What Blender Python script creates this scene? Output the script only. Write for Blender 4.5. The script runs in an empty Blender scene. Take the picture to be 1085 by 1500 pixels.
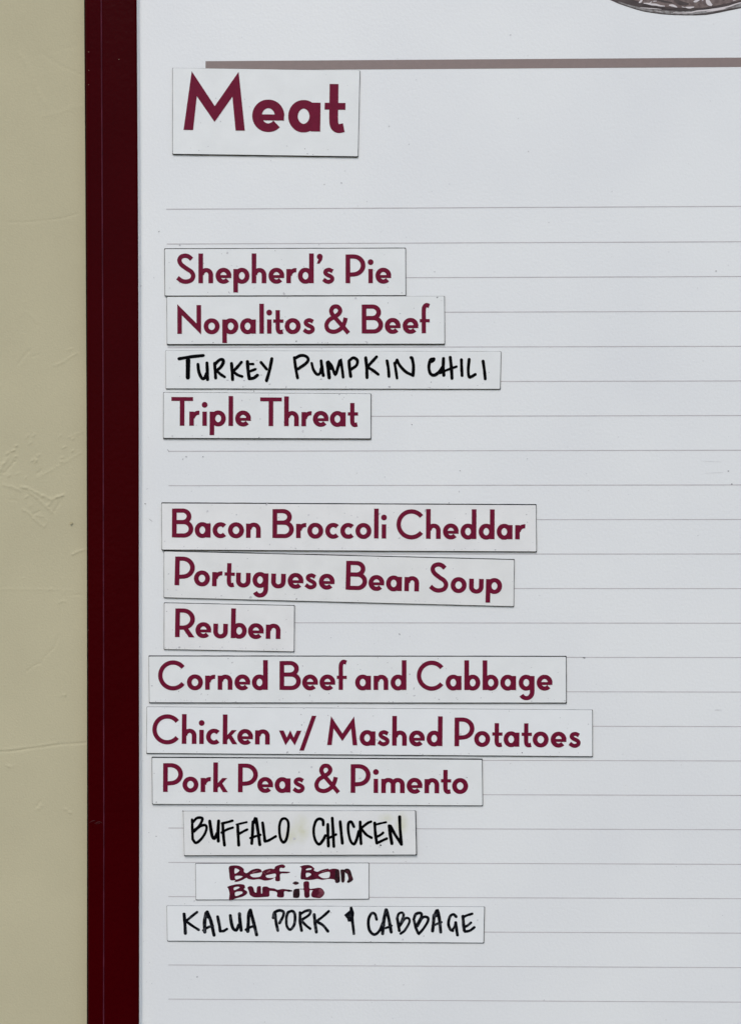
import bpy, math, random
import numpy as np
from mathutils import Vector
from mathutils.geometry import delaunay_2d_cdt

# ------------------------------------------------------------------ scale
S = 0.00035            # metres per photo pixel on the board's plane
D = 1600.0             # camera distance in the same pixels
CU, CV, ZC = 542.5, 750.0, 1.5
scene = bpy.context.scene
COL = scene.collection

# ------------------------------------------------------------------ camera
cam_data = bpy.data.cameras.new("camera")
cam_data.sensor_fit = 'VERTICAL'
cam_data.sensor_height = 36.0
cam_data.lens = 36.0 * D / 1500.0
cam_data.clip_start = 0.01
cam_data.clip_end = 100.0
cam = bpy.data.objects.new("camera", cam_data)
COL.objects.link(cam)
cam.location = (0, -D * S, ZC)
cam.rotation_euler = (math.radians(90), 0, 0)
scene.camera = cam

# ------------------------------------------------------------------ light
SUN_EL, SUN_AZ = math.radians(48), math.radians(190)   # azimuth: where the sun stands, clockwise from +Y
world = bpy.data.worlds.new("World")
scene.world = world
world.use_nodes = True
wn = world.node_tree
sky = wn.nodes.new('ShaderNodeTexSky')
sky.sky_type = 'NISHITA'
sky.sun_disc = False
sky.sun_elevation = SUN_EL
sky.sun_rotation = SUN_AZ
sky.air_density = 1.0
sky.dust_density = 1.5
sky.ozone_density = 1.0
bg = wn.nodes['Background']
wn.links.new(sky.outputs[0], bg.inputs[0])
bg.inputs[1].default_value = 0.13
sun_data = bpy.data.lights.new("sun", 'SUN')
sun_data.energy = 1.1
sun_data.angle = math.radians(26)
sun_data.color = (1.0, 0.95, 0.89)
sun = bpy.data.objects.new("sun", sun_data)
COL.objects.link(sun)
sd = Vector((math.sin(SUN_AZ) * math.cos(SUN_EL), math.cos(SUN_AZ) * math.cos(SUN_EL), math.sin(SUN_EL)))
sun.rotation_euler = sd.to_track_quat('Z', 'Y').to_euler()
sun.location = (0.5, -3, 4)
scene.view_settings.view_transform = 'Standard'
scene.view_settings.look = 'None'
scene.view_settings.gamma = 1.0
scene.view_settings.exposure = 0.34

# ------------------------------------------------------------------ helpers
def W(u, v, d=0.0):
    """point at depth d (in front of the board) that lies on the sight line of photo point (u, v)"""
    k = (D - d) / D
    return Vector(((u - CU) * k * S, -d * S, (CV - v) * k * S + ZC))

def tag(o, label=None, cat=None, group=None, kind=None):
    if label: o['label'] = label
    if cat: o['category'] = cat
    if group: o['group'] = group
    if kind: o['kind'] = kind
    return o

def empty(name, loc):
    o = bpy.data.objects.new(name, None)
    o.empty_display_size = 0.01
    o.location = loc
    COL.objects.link(o)
    return o

def mesh(name, verts, faces, mat, parent=None, smooth=False, level=0):
    """verts in world metres; stored relative to the parent's place"""
    org = Vector((0, 0, 0))
    p = parent
    while p is not None:
        org = org + p.location
        p = p.parent
    me = bpy.data.meshes.new(name)
    me.from_pydata([tuple(Vector(v) - org) for v in verts], [], [tuple(f) for f in faces])
    me.materials.append(mat)
    if smooth:
        for pl in me.polygons: pl.use_smooth = True
    me.update()
    o = bpy.data.objects.new(name, me)
    if parent is not None: o.parent = parent
    COL.objects.link(o)
    return o

def srgb(r, g, b, k=1.0):
    out = []
    for c in (r, g, b):
        c /= 255.0
        out.append((c / 12.92 if c <= 0.04045 else ((c + 0.055) / 1.055) ** 2.4) * k)
    return out + [1.0]

def material(name, col, rough=0.6, spec=0.3, var=0.0, vscale=300.0, col2=None, bump=0.0, bscale=900.0,
             bdist=0.0002, detail=3.0, stretch=None, thresh=(0.35, 0.65), fine=0.0):
    m = bpy.data.materials.new(name)
    m.use_nodes = True
    nt = m.node_tree
    b = nt.nodes['Principled BSDF']
    b.inputs['Roughness'].default_value = rough
    b.inputs['Specular IOR Level'].default_value = spec
    b.inputs['Base Color'].default_value = col
    geo = nt.nodes.new('ShaderNodeNewGeometry')
    vec = geo.outputs['Position']
    if stretch:
        mp = nt.nodes.new('ShaderNodeMapping')
        mp.inputs['Scale'].default_value = stretch
        nt.links.new(vec, mp.inputs[0]); vec = mp.outputs[0]
    if var > 0 or col2:
        n = nt.nodes.new('ShaderNodeTexNoise')
        n.inputs['Scale'].default_value = vscale
        n.inputs['Detail'].default_value = detail
        nt.links.new(vec, n.inputs['Vector'])
        r = nt.nodes.new('ShaderNodeValToRGB')
        r.color_ramp.elements[0].position = thresh[0]
        r.color_ramp.elements[1].position = thresh[1]
        c2 = col2 if col2 else [min(1, c * (1 - var)) for c in col[:3]] + [1]
        r.color_ramp.elements[0].color = c2
        r.color_ramp.elements[1].color = col
        nt.links.new(n.outputs['Fac'], r.inputs['Fac'])
        outc = r.outputs['Color']
        if fine > 0:
            nf = nt.nodes.new('ShaderNodeTexNoise')
            nf.inputs['Scale'].default_value = 1100.0
            nf.inputs['Detail'].default_value = 4.0
            nf.inputs['Roughness'].default_value = 0.7
            nt.links.new(vec, nf.inputs['Vector'])
            mr = nt.nodes.new('ShaderNodeMapRange')
            mr.inputs['From Min'].default_value = 0.3
            mr.inputs['From Max'].default_value = 0.7
            mr.inputs['To Min'].default_value = 1.0 - fine
            mr.inputs['To Max'].default_value = 1.0 + fine
            nt.links.new(nf.outputs['Fac'], mr.inputs['Value'])
            mul = nt.nodes.new('ShaderNodeVectorMath'); mul.operation = 'SCALE'
            nt.links.new(outc, mul.inputs[0]); nt.links.new(mr.outputs[0], mul.inputs['Scale'])
            outc = mul.outputs[0]
        nt.links.new(outc, b.inputs['Base Color'])
    if bump > 0:
        n2 = nt.nodes.new('ShaderNodeTexNoise')
        n2.inputs['Scale'].default_value = bscale
        n2.inputs['Detail'].default_value = 3.0
        nt.links.new(geo.outputs['Position'], n2.inputs['Vector'])
        bm = nt.nodes.new('ShaderNodeBump')
        bm.inputs['Strength'].default_value = bump
        bm.inputs['Distance'].default_value = bdist
        nt.links.new(n2.outputs['Fac'], bm.inputs['Height'])
        nt.links.new(bm.outputs['Normal'], b.inputs['Normal'])
    return m

M = {}
M['wall_spot'] = material('faint_brown_spot', (0.47, 0.42, 0.255, 1), 0.85, 0.1)
M['board'] = material('white_coated_panel', (0.80, 0.815, 0.80, 1), 0.42, 0.35, col2=(0.762, 0.777, 0.772, 1), vscale=13, bump=0.42, bscale=650, bdist=0.0002, fine=0.022, detail=6, thresh=(0.3,0.6))
M['line'] = material('grey_rule_ink', (0.56, 0.535, 0.54, 1), 0.5, 0.2, var=0.14, vscale=120)
M['bar'] = material('taupe_rule_ink', srgb(134, 119, 114, 1.06), 0.5, 0.3, var=0.05, vscale=300, bump=0.3, bscale=800, bdist=0.0001, fine=0.03)
M['frame'] = material('dark_red_powder_coat', (0.043, 0.0, 0.0012, 1), 0.3, 0.022, var=0.1, vscale=25, bump=0.5, bscale=420, bdist=0.0004)
M['gap_shade'] = material('black_edge_gap_shade', (0.006, 0.004, 0.005, 1), 0.8, 0.1)
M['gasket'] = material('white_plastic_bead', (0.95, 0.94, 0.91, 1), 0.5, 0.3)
M['ridge'] = material('highlit_red_edge', (0.11, 0.022, 0.038, 1), 0.45, 0.06, var=0.4, vscale=90)  # highlight along the frame's ridge, put into a lighter red
M['chip'] = material('tan_paint_chip', (0.22, 0.13, 0.09, 1), 0.7, 0.2)
M['scuff'] = material('red_brown_scuff', (0.085, 0.02, 0.022, 1), 0.6, 0.2, var=0.4, vscale=1500)
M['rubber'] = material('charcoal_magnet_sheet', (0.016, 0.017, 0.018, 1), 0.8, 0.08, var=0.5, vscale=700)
M['maroon'] = material('maroon_vinyl_print', (0.166, 0.0082, 0.033, 1), 0.5, 0.07, var=0.12, vscale=500, bump=0.2, bscale=900, bdist=0.0001)
M['black_ink'] = material('black_marker_ink', (0.0012, 0.0012, 0.0018, 1), 0.55, 0.03, var=0.2, vscale=700)
M['grey_ink'] = material('black_marker_ink_sheen', (0.004, 0.0045, 0.007, 1), 0.45, 0.05, col2=(0.05, 0.053, 0.06, 1), vscale=520, thresh=(0.32, 0.46), detail=2)  # grey sheen streaks on the ink, painted as the second colour
M['maroon_ink'] = material('maroon_marker_ink', (0.118, 0.010, 0.029, 1), 0.42, 0.1, col2=(0.065, 0.007, 0.018, 1), vscale=330, thresh=(0.36, 0.62), detail=4)
M['dark_ink'] = material('dark_maroon_marker_ink', (0.020, 0.008, 0.011, 1), 0.42, 0.2, col2=(0.09, 0.02, 0.032, 1), vscale=500, thresh=(0.30, 0.5))
M['pink_ink'] = material('thin_maroon_marker_ink', (0.20, 0.055, 0.075, 1), 0.5, 0.08, col2=(0.085, 0.010, 0.025, 1), vscale=400, thresh=(0.38, 0.6))
M['pale_ink'] = material('dry_marker_streak', (0.34, 0.13, 0.15, 1), 0.5, 0.1, col2=(0.14, 0.03, 0.05, 1), vscale=600)
M['speck'] = material('grey_dust', (0.20, 0.20, 0.205, 1), 0.8, 0.1, col2=(0.42, 0.42, 0.42, 1), vscale=160)
M['speck_pale'] = material('pale_dust', (0.48, 0.48, 0.485, 1), 0.8, 0.1, col2=(0.64, 0.64, 0.64, 1), vscale=160)
M['smudge'] = material('yellowed_stain', (0.70, 0.70, 0.62, 1), 0.6, 0.2)
M['wall'] = material('beige_stucco', (0.53, 0.485, 0.32, 1), 0.85, 0.15, var=0.05, vscale=22, bump=0.45, bscale=1100, bdist=0.0002, detail=4, fine=0.035)
M['p_dark'] = material('dark_taupe_print', srgb(84, 74, 72), 0.5, 0.2, var=0.3, vscale=300)
M['p_mid'] = material('taupe_print', srgb(122, 108, 103), 0.5, 0.2, col2=srgb(98, 84, 82), vscale=420, thresh=(0.4, 0.6), detail=5)
M['p_grey'] = material('grey_rim_print', srgb(150, 148, 146), 0.5, 0.2, col2=srgb(112, 106, 103), vscale=420, thresh=(0.4, 0.6))
M['p_pale'] = material('pale_print_highlight', srgb(212, 205, 204, 1.0), 0.5, 0.2)

def face_mat(name, r, g, b, dirt=0.045):
    return material(name, (r, g, b, 1), 0.45, 0.3, var=dirt, vscale=80, detail=5, bump=0.3, bscale=700, bdist=0.00012, fine=0.015)

# ------------------------------------------------------------------ wall
def build_wall():
    rng = np.random.RandomState(5)
    xs = np.concatenate([np.arange(-900, -12, 24.0), np.arange(-12, 138, 1.5), np.arange(138, 1900, 60.0)])
    zs = np.concatenate([np.arange(-900, -20, 30.0), np.arange(-20, 1520, 1.5), np.arange(1520, 2500, 30.0)])
    X, Z = np.meshgrid(xs, zs)
    H = np.zeros_like(X)
    for i in range(46):                       # broad trowel waves
        kx, kz = rng.normal(0, 1, 2) * (0.006 + 0.05 * rng.rand() ** 2)
        H += np.cos(kx * X + kz * Z + rng.rand() * 6.28) * 0.0065 / (math.hypot(kx, kz) + 0.006)*0.1
    def seg(pts, h, w, asym=0.0):
        nonlocal H
        best = np.full_like(X, 1e9); sgn = np.zeros_like(X)
        x0, x1 = min(p[0] for p in pts) - 6 * w, max(p[0] for p in pts) + 6 * w
        z0, z1 = min(p[1] for p in pts) - 6 * w, max(p[1] for p in pts) + 6 * w
        i0, i1 = np.searchsorted(zs, z0), np.searchsorted(zs, z1)
        j0, j1 = np.searchsorted(xs, x0), np.searchsorted(xs, x1)
        if i1 <= i0 or j1 <= j0: return
        x, z = X[i0:i1, j0:j1], Z[i0:i1, j0:j1]
        bb = np.full_like(x, 1e9); fade = np.ones_like(x)
        for k, (a, b) in enumerate(zip(pts[:-1], pts[1:])):
            ax, az = a; bx, bz = b
            L2 = (bx - ax) ** 2 + (bz - az) ** 2 + 1e-6
            t = np.clip(((x - ax) * (bx - ax) + (z - az) * (bz - az)) / L2, 0, 1)
            dd = np.hypot(x - ax - t * (bx - ax), z - az - t * (bz - az))
            bb = np.minimum(bb, dd)
        wob = 0.68 + 0.32 * np.sin(x * 0.55 + z * 0.4 + h * 9) * np.sin(x * 0.3 - z * 0.5 + 1 + h * 5)
        h *= 1.1
        H[i0:i1, j0:j1] += h * np.exp(-(bb / w) ** 2) * wob
    def R(pts, k, y0, h, w): seg([(a / k, y0 + b / k) for a, b in pts], h, w)
    # ridges and crumbs of plaster, measured in the photograph
    k, y0 = 5.356, 620
    R([(640, 230), (480, 325), (300, 430)], k, y0, 0.38, 1.6)
    R([(655, 66), (600, 85), (540, 112)], k, y0, 0.4, 1.3)
    R([(165, 498), (230, 515), (320, 560), (405, 600)], k, y0, 0.9, 1.8)
    R([(230, 540), (300, 590), (360, 650), (420, 705)], k, y0, 0.8, 1.6)
    R([(420, 705), (455, 650), (475, 620)], k, y0, -0.7, 1.4)
    R([(380, 645), (430, 585), (500, 568)], k, y0, 0.7, 1.8)
    R([(180, 678), (225, 700), (262, 745), (350, 812)], k, y0, 0.7, 1.5)
    R([(350, 812), (375, 770), (345, 735), (290, 722)], k, y0, 0.5, 1.5)
    R([(265, 715), (315, 690)], k, y0, -0.7, 1.2)
    R([(0, 375), (60, 280)], k, y0, 0.9, 1.6)
    R([(10, 415), (65, 360), (118, 300)], k, y0, -0.8, 1.4)
    R([(30, 485), (100, 500), (165, 530)], k, y0, 0.7, 1.8)
    R([(295, 395), (330, 365)], k, y0, -0.8, 1.3)
    R([(80, 600), (140, 610)], k, y0, -0.4, 1.3)
    R([(570, 1030), (600, 1012), (665, 990)], k, y0, 0.9, 1.5)
    R([(460, 1412), (490, 1395), (520, 1398)], k, y0, 0.5, 1.5)
    R([(560, 1350), (620, 1345), (660, 1352)], k, y0, -0.3, 1.4)
    R([(0, 1300), (300, 1303), (560, 1308)], k, y0, 0.25, 1.4)
    for a, b, h in ((105, 215, 1.6), (132, 178, 1.4), (125, 262, 1.4), (62, 238, 1.5), (20, 322, 1.3), (285, 296, 1.6), (305, 252, 1.0),
                    (262, 290, 1.2), (270, 92, 1.0), (215, 105, 1.0), (240, 155, .8), (285, 195, .6), (578, 120, 1.3), (470, 105, 0.9), (572, 218, 1.3), (488, 302, 1.1), (505, 190, 1.0), (490, 270, 0.8), (75, 410, 1.3), (140, 395, .8),
                    (200, 430, 0.7), (210, 505, 0.9), (335, 572, 1.0), (210, 580, .9), (240, 650, .9), (490, 565, 1.1), (455, 575, .9),
                    (20, 405, 1.0), (232, 632, .8), (180, 1215, .5), (400, 1300, .8), (500, 1330, .6)):
        u, v = a / k, y0 + b / k
        an = rng.rand() * 0.9 - 1.1
        l = 1.0 + rng.rand() * 1.6
        seg([(u - l * math.cos(an), v - l * math.sin(an)), (u + l * math.cos(an), v + l * math.sin(an))], h * 0.8, 1.2)
    k, y0 = 5.0, 900
    R([(-50, 1009), (90, 1003), (200, 986), (300, 972), (400, 958), (500, 950), (640, 940)], k, y0, -0.75, 1.2)
    R([(-50, 995), (200, 975), (400, 945)], k, y0, 0.35, 1.8)
    R([(430, 150), (425, 180), (400, 240), (372, 270), (330, 310), (300, 360), (275, 362), (200, 415)], k, y0, -0.5, 1.0)
    for a, b in ((55, 1105), (75, 1112), (285, 1420), (300, 1400), (485, 1425), (515, 1448), (470, 590)):
        seg([(a / k - 1.6, y0 + b / k), (a / k + 1.6, y0 + b / k + 1)], 0.65, 1.5)
    R([(270, 1410), (295, 1370)], k, y0, -0.6, 1.3)
    k, y0 = 4.415, 300
    R([(200, 935), (160, 975), (120, 1030)], k, y0, -0.55, 1.1)
    R([(210, 985), (250, 970)], k, y0, -0.4, 1.4)
    R([(170, 690), (250, 760)], k, y0, 0.3, 2.0)
    R([(360, 1040), (420, 1010), (500, 960)], k, y0, 0.45, 1.8)
    R([(440, 940), (470, 930)], k, y0, 0.6, 1.3)
    R([(60, 115), (220, 110), (400, 88), (500, 60)], k, y0, -0.3, 1.6)
    k, y0 = 5.0, 0
    R([(310, 395), (400, 455), (480, 500), (600, 550)], k, y0, -0.25, 2.4)
    R([(150, 400), (220, 500), (260, 640), (330, 760)], k, y0, 0.35, 3.5)
    R([(320, 850), (420, 835), (520, 790), (610, 780)], k, y0, 0.2, 4.0)
    R([(130, 260), (230, 420), (300, 395), (600, 325)], k, y0, -0.12, 3.0)
    for i in range(90):                       # small random crumbs
        u, v = rng.uniform(-10, 126), rng.uniform(0, 1500)
        l = rng.uniform(0.5, 2.5); an = rng.uniform(-1.4, 0.2)
        seg([(u, v), (u + l * math.cos(an), v + l * math.sin(an))], rng.uniform(0.06, 0.22), rng.uniform(1.0, 1.8))
    dep = -15.0                               # wall lies behind the panel
    kk = (D - dep) / D
    WX = (X - CU) * kk * S
    WZ = (CV - Z) * kk * S + ZC
    WY = -(dep + H * 1.0) * S
    nz, nx = X.shape
    idx = np.arange(nz * nx).reshape(nz, nx)
    q = np.stack([idx[1:, :-1], idx[1:, 1:], idx[:-1, 1:], idx[:-1, :-1]], -1).reshape(-1, 4)
    co = np.stack([WX, WY, WZ], -1).reshape(-1, 3)
    # close it as a slab 0.1 m thick
    c = [idx[0, 0], idx[0, -1], idx[-1, -1], idx[-1, 0]]
    back = co[c].copy(); back[:, 1] = 0.13
    n0 = len(co)
    co = np.vstack([co, back])
    b0, b1, b2, b3 = n0, n0 + 1, n0 + 2, n0 + 3
    me = bpy.data.meshes.new('stucco_wall')
    faces = q.tolist()
    faces.append([b0, b1, b2, b3])
    faces.append(idx[0, :].tolist() + [b1, b0])
    faces.append(idx[-1, ::-1].tolist() + [b3, b2])
    faces.append(idx[::-1, 0].tolist() + [b0, b3])
    faces.append(idx[:, -1].tolist() + [b2, b1])
    org = Vector((0, 0.05, ZC))
    me.from_pydata((co - np.array(org)).tolist(), [], faces)
    for p in me.polygons: p.use_smooth = True
    me.materials.append(M['wall'])
    o = bpy.data.objects.new('stucco_wall', me)
    o.location = org
    COL.objects.link(o)
    tag(o, 'beige smooth trowelled stucco wall behind the dark red frame', 'wall')
build_wall()

# ------------------------------------------------------------------ the board: panel, frame, printed rules
def itp(tab, v):
    a = [t[0] for t in tab]; b = [t[1] for t in tab]
    return float(np.interp(v, a, b))
E_OUT = [(-800, 121.0), (0, 123.6), (300, 125.5), (600, 127.1), (900, 127.7), (1150, 127.9), (1500, 127.6), (2200, 126.5)]
E_RID = [(-800, 147.0), (0, 149.0), (300, 150.4), (600, 151.8), (900, 152.3), (1200, 152.7), (1500, 152.4), (2200, 151.5)]
E_INN = [(-800, 196.5), (0, 199.8), (300, 201.7), (600, 202.9), (900, 203.1), (1200, 203.6), (1500, 203.4), (2200, 202.5)]

board = empty('menu_board', W(CU, 1900, 0))
tag(board, 'white magnetic menu board in a dark red metal frame, ruled with thin grey lines', 'menu board')
TOP, BOT, RGT = -620, 2100, 2000

def slab(name, u0, v0, u1, v1, d0, d1, mat, parent):
    P = [W(u0, v0, d1), W(u1, v0, d1), W(u1, v1, d1), W(u0, v1, d1)]
    Q = [p.copy() for p in P]
    for q in Q: q.y = -d0 * S
    return mesh(name, P + Q, [(3, 2, 1, 0), (4, 5, 6, 7), (0, 1, 5, 4), (1, 2, 6, 5), (2, 3, 7, 6), (3, 0, 4, 7)], mat, parent)
slab('panel', 190, TOP, RGT, BOT, -9, 0, M['board'], board)

def extrude_profile(name, prof, mat, parent, v0=TOP, v1=BOT, n=60, smooth=False):
    """prof(v) -> list of (u, d); swept down the board"""
    vs, fs = [], []
    for i in range(n + 1):
        v = v0 + (v1 - v0) * i / n
        for (u, d) in prof(v): vs.append(W(u, v, d))
    m = len(prof(0))
    for i in range(n):
        for j in range(m):
            a, b = i * m + j, i * m + (j + 1) % m
            fs.append((a, b, b + m, a + m))
    fs.append(tuple(range(m - 1, -1, -1)))
    fs.append(tuple(range(n * m, n * m + m)))
    return mesh(name, vs, fs, mat, parent, smooth)

fr = extrude_profile('frame', lambda v: [
    (itp(E_OUT, v) + 1.3, -12), (itp(E_OUT, v) + 1.3, 3), (itp(E_OUT, v) + 3.5, 6.0), (itp(E_OUT, v) + 8, 7.5),
    (itp(E_RID, v) - 1.2, 9.0), (itp(E_RID, v) + 0.6, 10.5), (itp(E_RID, v) + 3, 10.8),
    (itp(E_INN, v) - 3, 10.6), (itp(E_INN, v) + 0.1, 9.8), (itp(E_INN, v) + 0.8, 9.0), (itp(E_INN, v) - 0.6, 0.4), (itp(E_INN, v) - 14, -12)], M['frame'], board)
extrude_profile('edge_bead', lambda v: [(itp(E_RID, v) - 1.2, 9.2), (itp(E_RID, v) - 0.9, 10.9), (itp(E_RID, v) - 0.1, 11.5),
    (itp(E_RID, v) + 0.5, 11.2), (itp(E_RID, v) + 0.8, 10.2)], M['ridge'], fr)
extrude_profile('edge_gap_shade', lambda v: [(itp(E_OUT, v), -17), (itp(E_OUT, v), 2.6), (itp(E_OUT, v) + 1.25, 3.4), (itp(E_OUT, v) + 1.25, -17)], M['gap_shade'], fr)  # added near-black strip: shadow of the gap along the frame's outer edge
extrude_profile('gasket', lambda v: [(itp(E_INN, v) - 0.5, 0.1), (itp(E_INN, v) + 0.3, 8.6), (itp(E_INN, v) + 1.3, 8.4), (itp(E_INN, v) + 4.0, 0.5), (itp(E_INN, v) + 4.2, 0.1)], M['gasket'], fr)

def poly(name, pts, d, mat, parent, kind=None):
    o = mesh(name, [W(u, v, d) for u, v in pts], [tuple(range(len(pts)))[::-1]], mat, parent)
    if kind: o['kind'] = kind
    return o

# printed rules
LEFT = {0: 306.4, 1: 357.4, 7: 661.0, 8: 711.4, 18: 1212.9, 19: 1263.2, 22: 1413.5, 23: 1463.5}
RIGHT = [302.4, 354.2, 405.1, 456.0, 507.3, 558.0, 608.7, 659.5, 710.3, 760.9, 811.4, 862.1, 912.8, 963.1, 1013.6, 1064.2,
         1114.5, 1165.0, 1215.2, 1265.9, 1316.2, 1366.7, 1417.2, 1467.7]
def rule(n):
    yl = float(np.interp(n, sorted(LEFT), [LEFT[k] for k in sorted(LEFT)])) if 0 <= n <= 23 else (306.4 + 50.3 * n if n < 0 else 1463.5 + 50.3 * (n - 23))
    yr = RIGHT[n] if 0 <= n <= 23 else 1467.7 + 50.5 * (n - 23)
    xl = float(np.interp(n, [0, 1, 7, 18], [243.6, 244.6, 247.3, 247.0]))
    sl = (yr - yl) / (1035 - xl)
    x1 = 1880
    y1 = yl + sl * (x1 - xl)
    h = 0.62
    poly('ruled_line', [(xl, yl - h), (x1, y1 - h), (x1, y1 + h), (xl, yl + h)], 0.2, M['line'], board)
for n in range(0, 31): rule(n)
poly('heading_bar', [(301.2, 89.6), (1085, 84.3), (1880, 79.0), (1880, 92.7), (1085, 98.0), (301.2, 103.2)], 0.2, M['bar'], board)

# printed dish above the bar, cut off by the photograph's top edge
rim = [(870, -12), (893.5, 0), (905, 5.2), (916.3, 9.1), (931, 13.9), (942, 16.8), (954, 18.9), (970, 20.9), (985, 22), (1000, 22.4), (1018, 22.5),
       (1033, 21.9), (1049.5, 19.2), (1068, 15.2), (1085, 11.8), (1110, 4), (1140, -10), (1170, -34), (1190, -66), (1196, -100)]
up = [(1190, -130), (1160, -158), (1110, -176), (1040, -182), (960, -178), (895, -160), (855, -130), (840, -96), (843, -60), (852, -34)]
dish = poly('dish_picture', rim + up, 0.2, M['p_dark'], board)
tag(dish, 'printed taupe picture of a round dish, cut off by the top of the photo')
def inset(pts, k, dy=0):
    cx, cy = 1018, -80
    return [(cx + (x - cx) * k, cy + (y - cy) * k + dy) for x, y in pts]
poly('food_print', inset(rim + up, 0.905, -1.0), 0.45, M['p_mid'], dish)
band_out = [(p[0], p[1] - 1.2) for p in rim[2:17]]
poly('rim_print', band_out + [(x, y - (3.2 + 2.4 * min(1, max(0, (x - 930) / 90)))) for x, y in band_out[::-1]], 0.6, M['p_grey'], dish)
def blob(u, v, l, w, ang, rng, n=12):
    out = []
    ph = rng.random() * 6.28
    for i in range(n):
        a = 6.2832 * i / n
        r = 1 + 0.35 * math.sin(3 * a + ph) * rng.uniform(0.4, 1)
        x, y = math.cos(a) * l * r, math.sin(a) * w * r
        out.append((u + x * math.cos(ang) - y * math.sin(ang), v + x * math.sin(ang) + y * math.cos(ang)))
    return out
# ------------------------------------------------------------------ 2D outlines -> one clean sheet
def union2d(polys, eps=1e-5, holes=()):
    vs, fs = [], []
    for p in list(polys) + list(holes):
        # ccw
        a = sum(p[i][0] * p[(i + 1) % len(p)][1] - p[(i + 1) % len(p)][0] * p[i][1] for i in range(len(p)))
        if abs(a) < 1e-7: continue
        if a < 0: p = p[::-1]
        b = len(vs)
        vs += [Vector(q) for q in p]
        fs.append(list(range(b, b + len(p))))
    r = delaunay_2d_cdt(vs, [], fs, 0, eps)
    co, tris = r[0], [t for t in r[2] if len(t) == 3]
    C_ = np.array([tuple(c) for c in co])
    T_ = np.array([tuple(t) for t in tris])
    cen = C_[T_].mean(1)
    inside = np.zeros(len(T_), bool)
    for f in fs[:len(fs) - len(holes)]:                       # keep the triangles whose centre lies in one of the outlines
        q = np.array([tuple(vs[i]) for i in f])
        lo, hi = q.min(0), q.max(0)
        m = np.where((~inside) & (cen[:, 0] >= lo[0]) & (cen[:, 0] <= hi[0]) & (cen[:, 1] >= lo[1]) & (cen[:, 1] <= hi[1]))[0]
        if len(m) == 0: continue
        x, y = cen[m, 0], cen[m, 1]
        w = np.zeros(len(m), bool)
        for i in range(len(q)):
            (xa, ya), (xb, yb) = q[i], q[(i + 1) % len(q)]
            c = (ya > y) != (yb > y)
            if ya != yb: w ^= c & (x < (xb - xa) * (y - ya) / (yb - ya) + xa)
        inside[m] |= w
    for f in fs[len(fs) - len(holes):]:
        q = np.array([tuple(vs[i]) for i in f])
        x, y = cen[:, 0], cen[:, 1]
        w = np.zeros(len(T_), bool)
        for i in range(len(q)):
            (xa, ya), (xb, yb) = q[i], q[(i + 1) % len(q)]
            c = (ya > y) != (yb > y)
            if ya != yb: w ^= c & (x < (xb - xa) * (y - ya) / (yb - ya) + xa)
        inside &= ~w
    keep = [tuple(int(v) for v in t) for t, k in zip(T_, inside) if k]
    used = sorted({i for t in keep for i in t})
    mp = {j: k for k, j in enumerate(used)}
    return [tuple(co[j]) for j in used], [tuple(mp[i] for i in t) for t in keep]

def catmull(pts, closed=False, n=6):
    if len(pts) < 3: return list(pts)
    P = [np.array(p, float) for p in pts]
    m = len(P); out = []
    rng_ = range(m) if closed else range(m - 1)
    for i in rng_:
        p0 = P[(i - 1) % m] if (closed or i > 0) else 2 * P[0] - P[1]
        p1, p2 = P[i], P[(i + 1) % m]
        p3 = P[(i + 2) % m] if (closed or i + 2 < m) else 2 * P[-1] - P[-2]
        for k in range(n):
            t = k / n
            out.append(tuple(0.5 * ((2 * p1) + (-p0 + p2) * t + (2 * p0 - 5 * p1 + 4 * p2 - p3) * t * t + (-p0 + 3 * p1 - 3 * p2 + p3) * t ** 3)))
    if not closed: out.append(tuple(P[-1]))
    return out

def ribbon(pts, wf, closed=False, cap=False):
    """list of quads along a path; wf(tangent, s) gives the width"""
    P = [np.array(p, float) for p in pts]
    m = len(P); L, R = [], []
    for i in range(m):
        a = P[(i - 1) % m] if (closed or i > 0) else P[i]
        b = P[(i + 1) % m] if (closed or i < m - 1) else P[i]
        t = b - a; t /= (np.linalg.norm(t) + 1e-9)
        nrm = np.array([-t[1], t[0]])
        k = 1.0
        if 0 < i < m - 1 or closed:
            e1 = P[i] - P[(i - 1) % m]; e1 /= (np.linalg.norm(e1) + 1e-9)
            k = 1.0 / max(0.6, abs(float(np.dot(nrm, np.array([-e1[1], e1[0]])))))
        w = wf(t, i / max(1, m - 1)) * 0.5 * k
        L.append(tuple(P[i] + nrm * w)); R.append(tuple(P[i] - nrm * w))
    out = []
    for i in range(m if closed else m - 1):
        j = (i + 1) % m
        out.append([R[i], R[j], L[j], L[i]])
    if cap:
        for c, e in ((P[0], 0.0), (P[-1], 1.0)):
            w = wf(np.array([1.0, 0]), e) * 0.5
            out.append([(c[0] + w * math.cos(6.2832 * q / 12 + .1), c[1] + w * math.sin(6.2832 * q / 12 + .1)) for q in range(12)])
    return out

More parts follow.
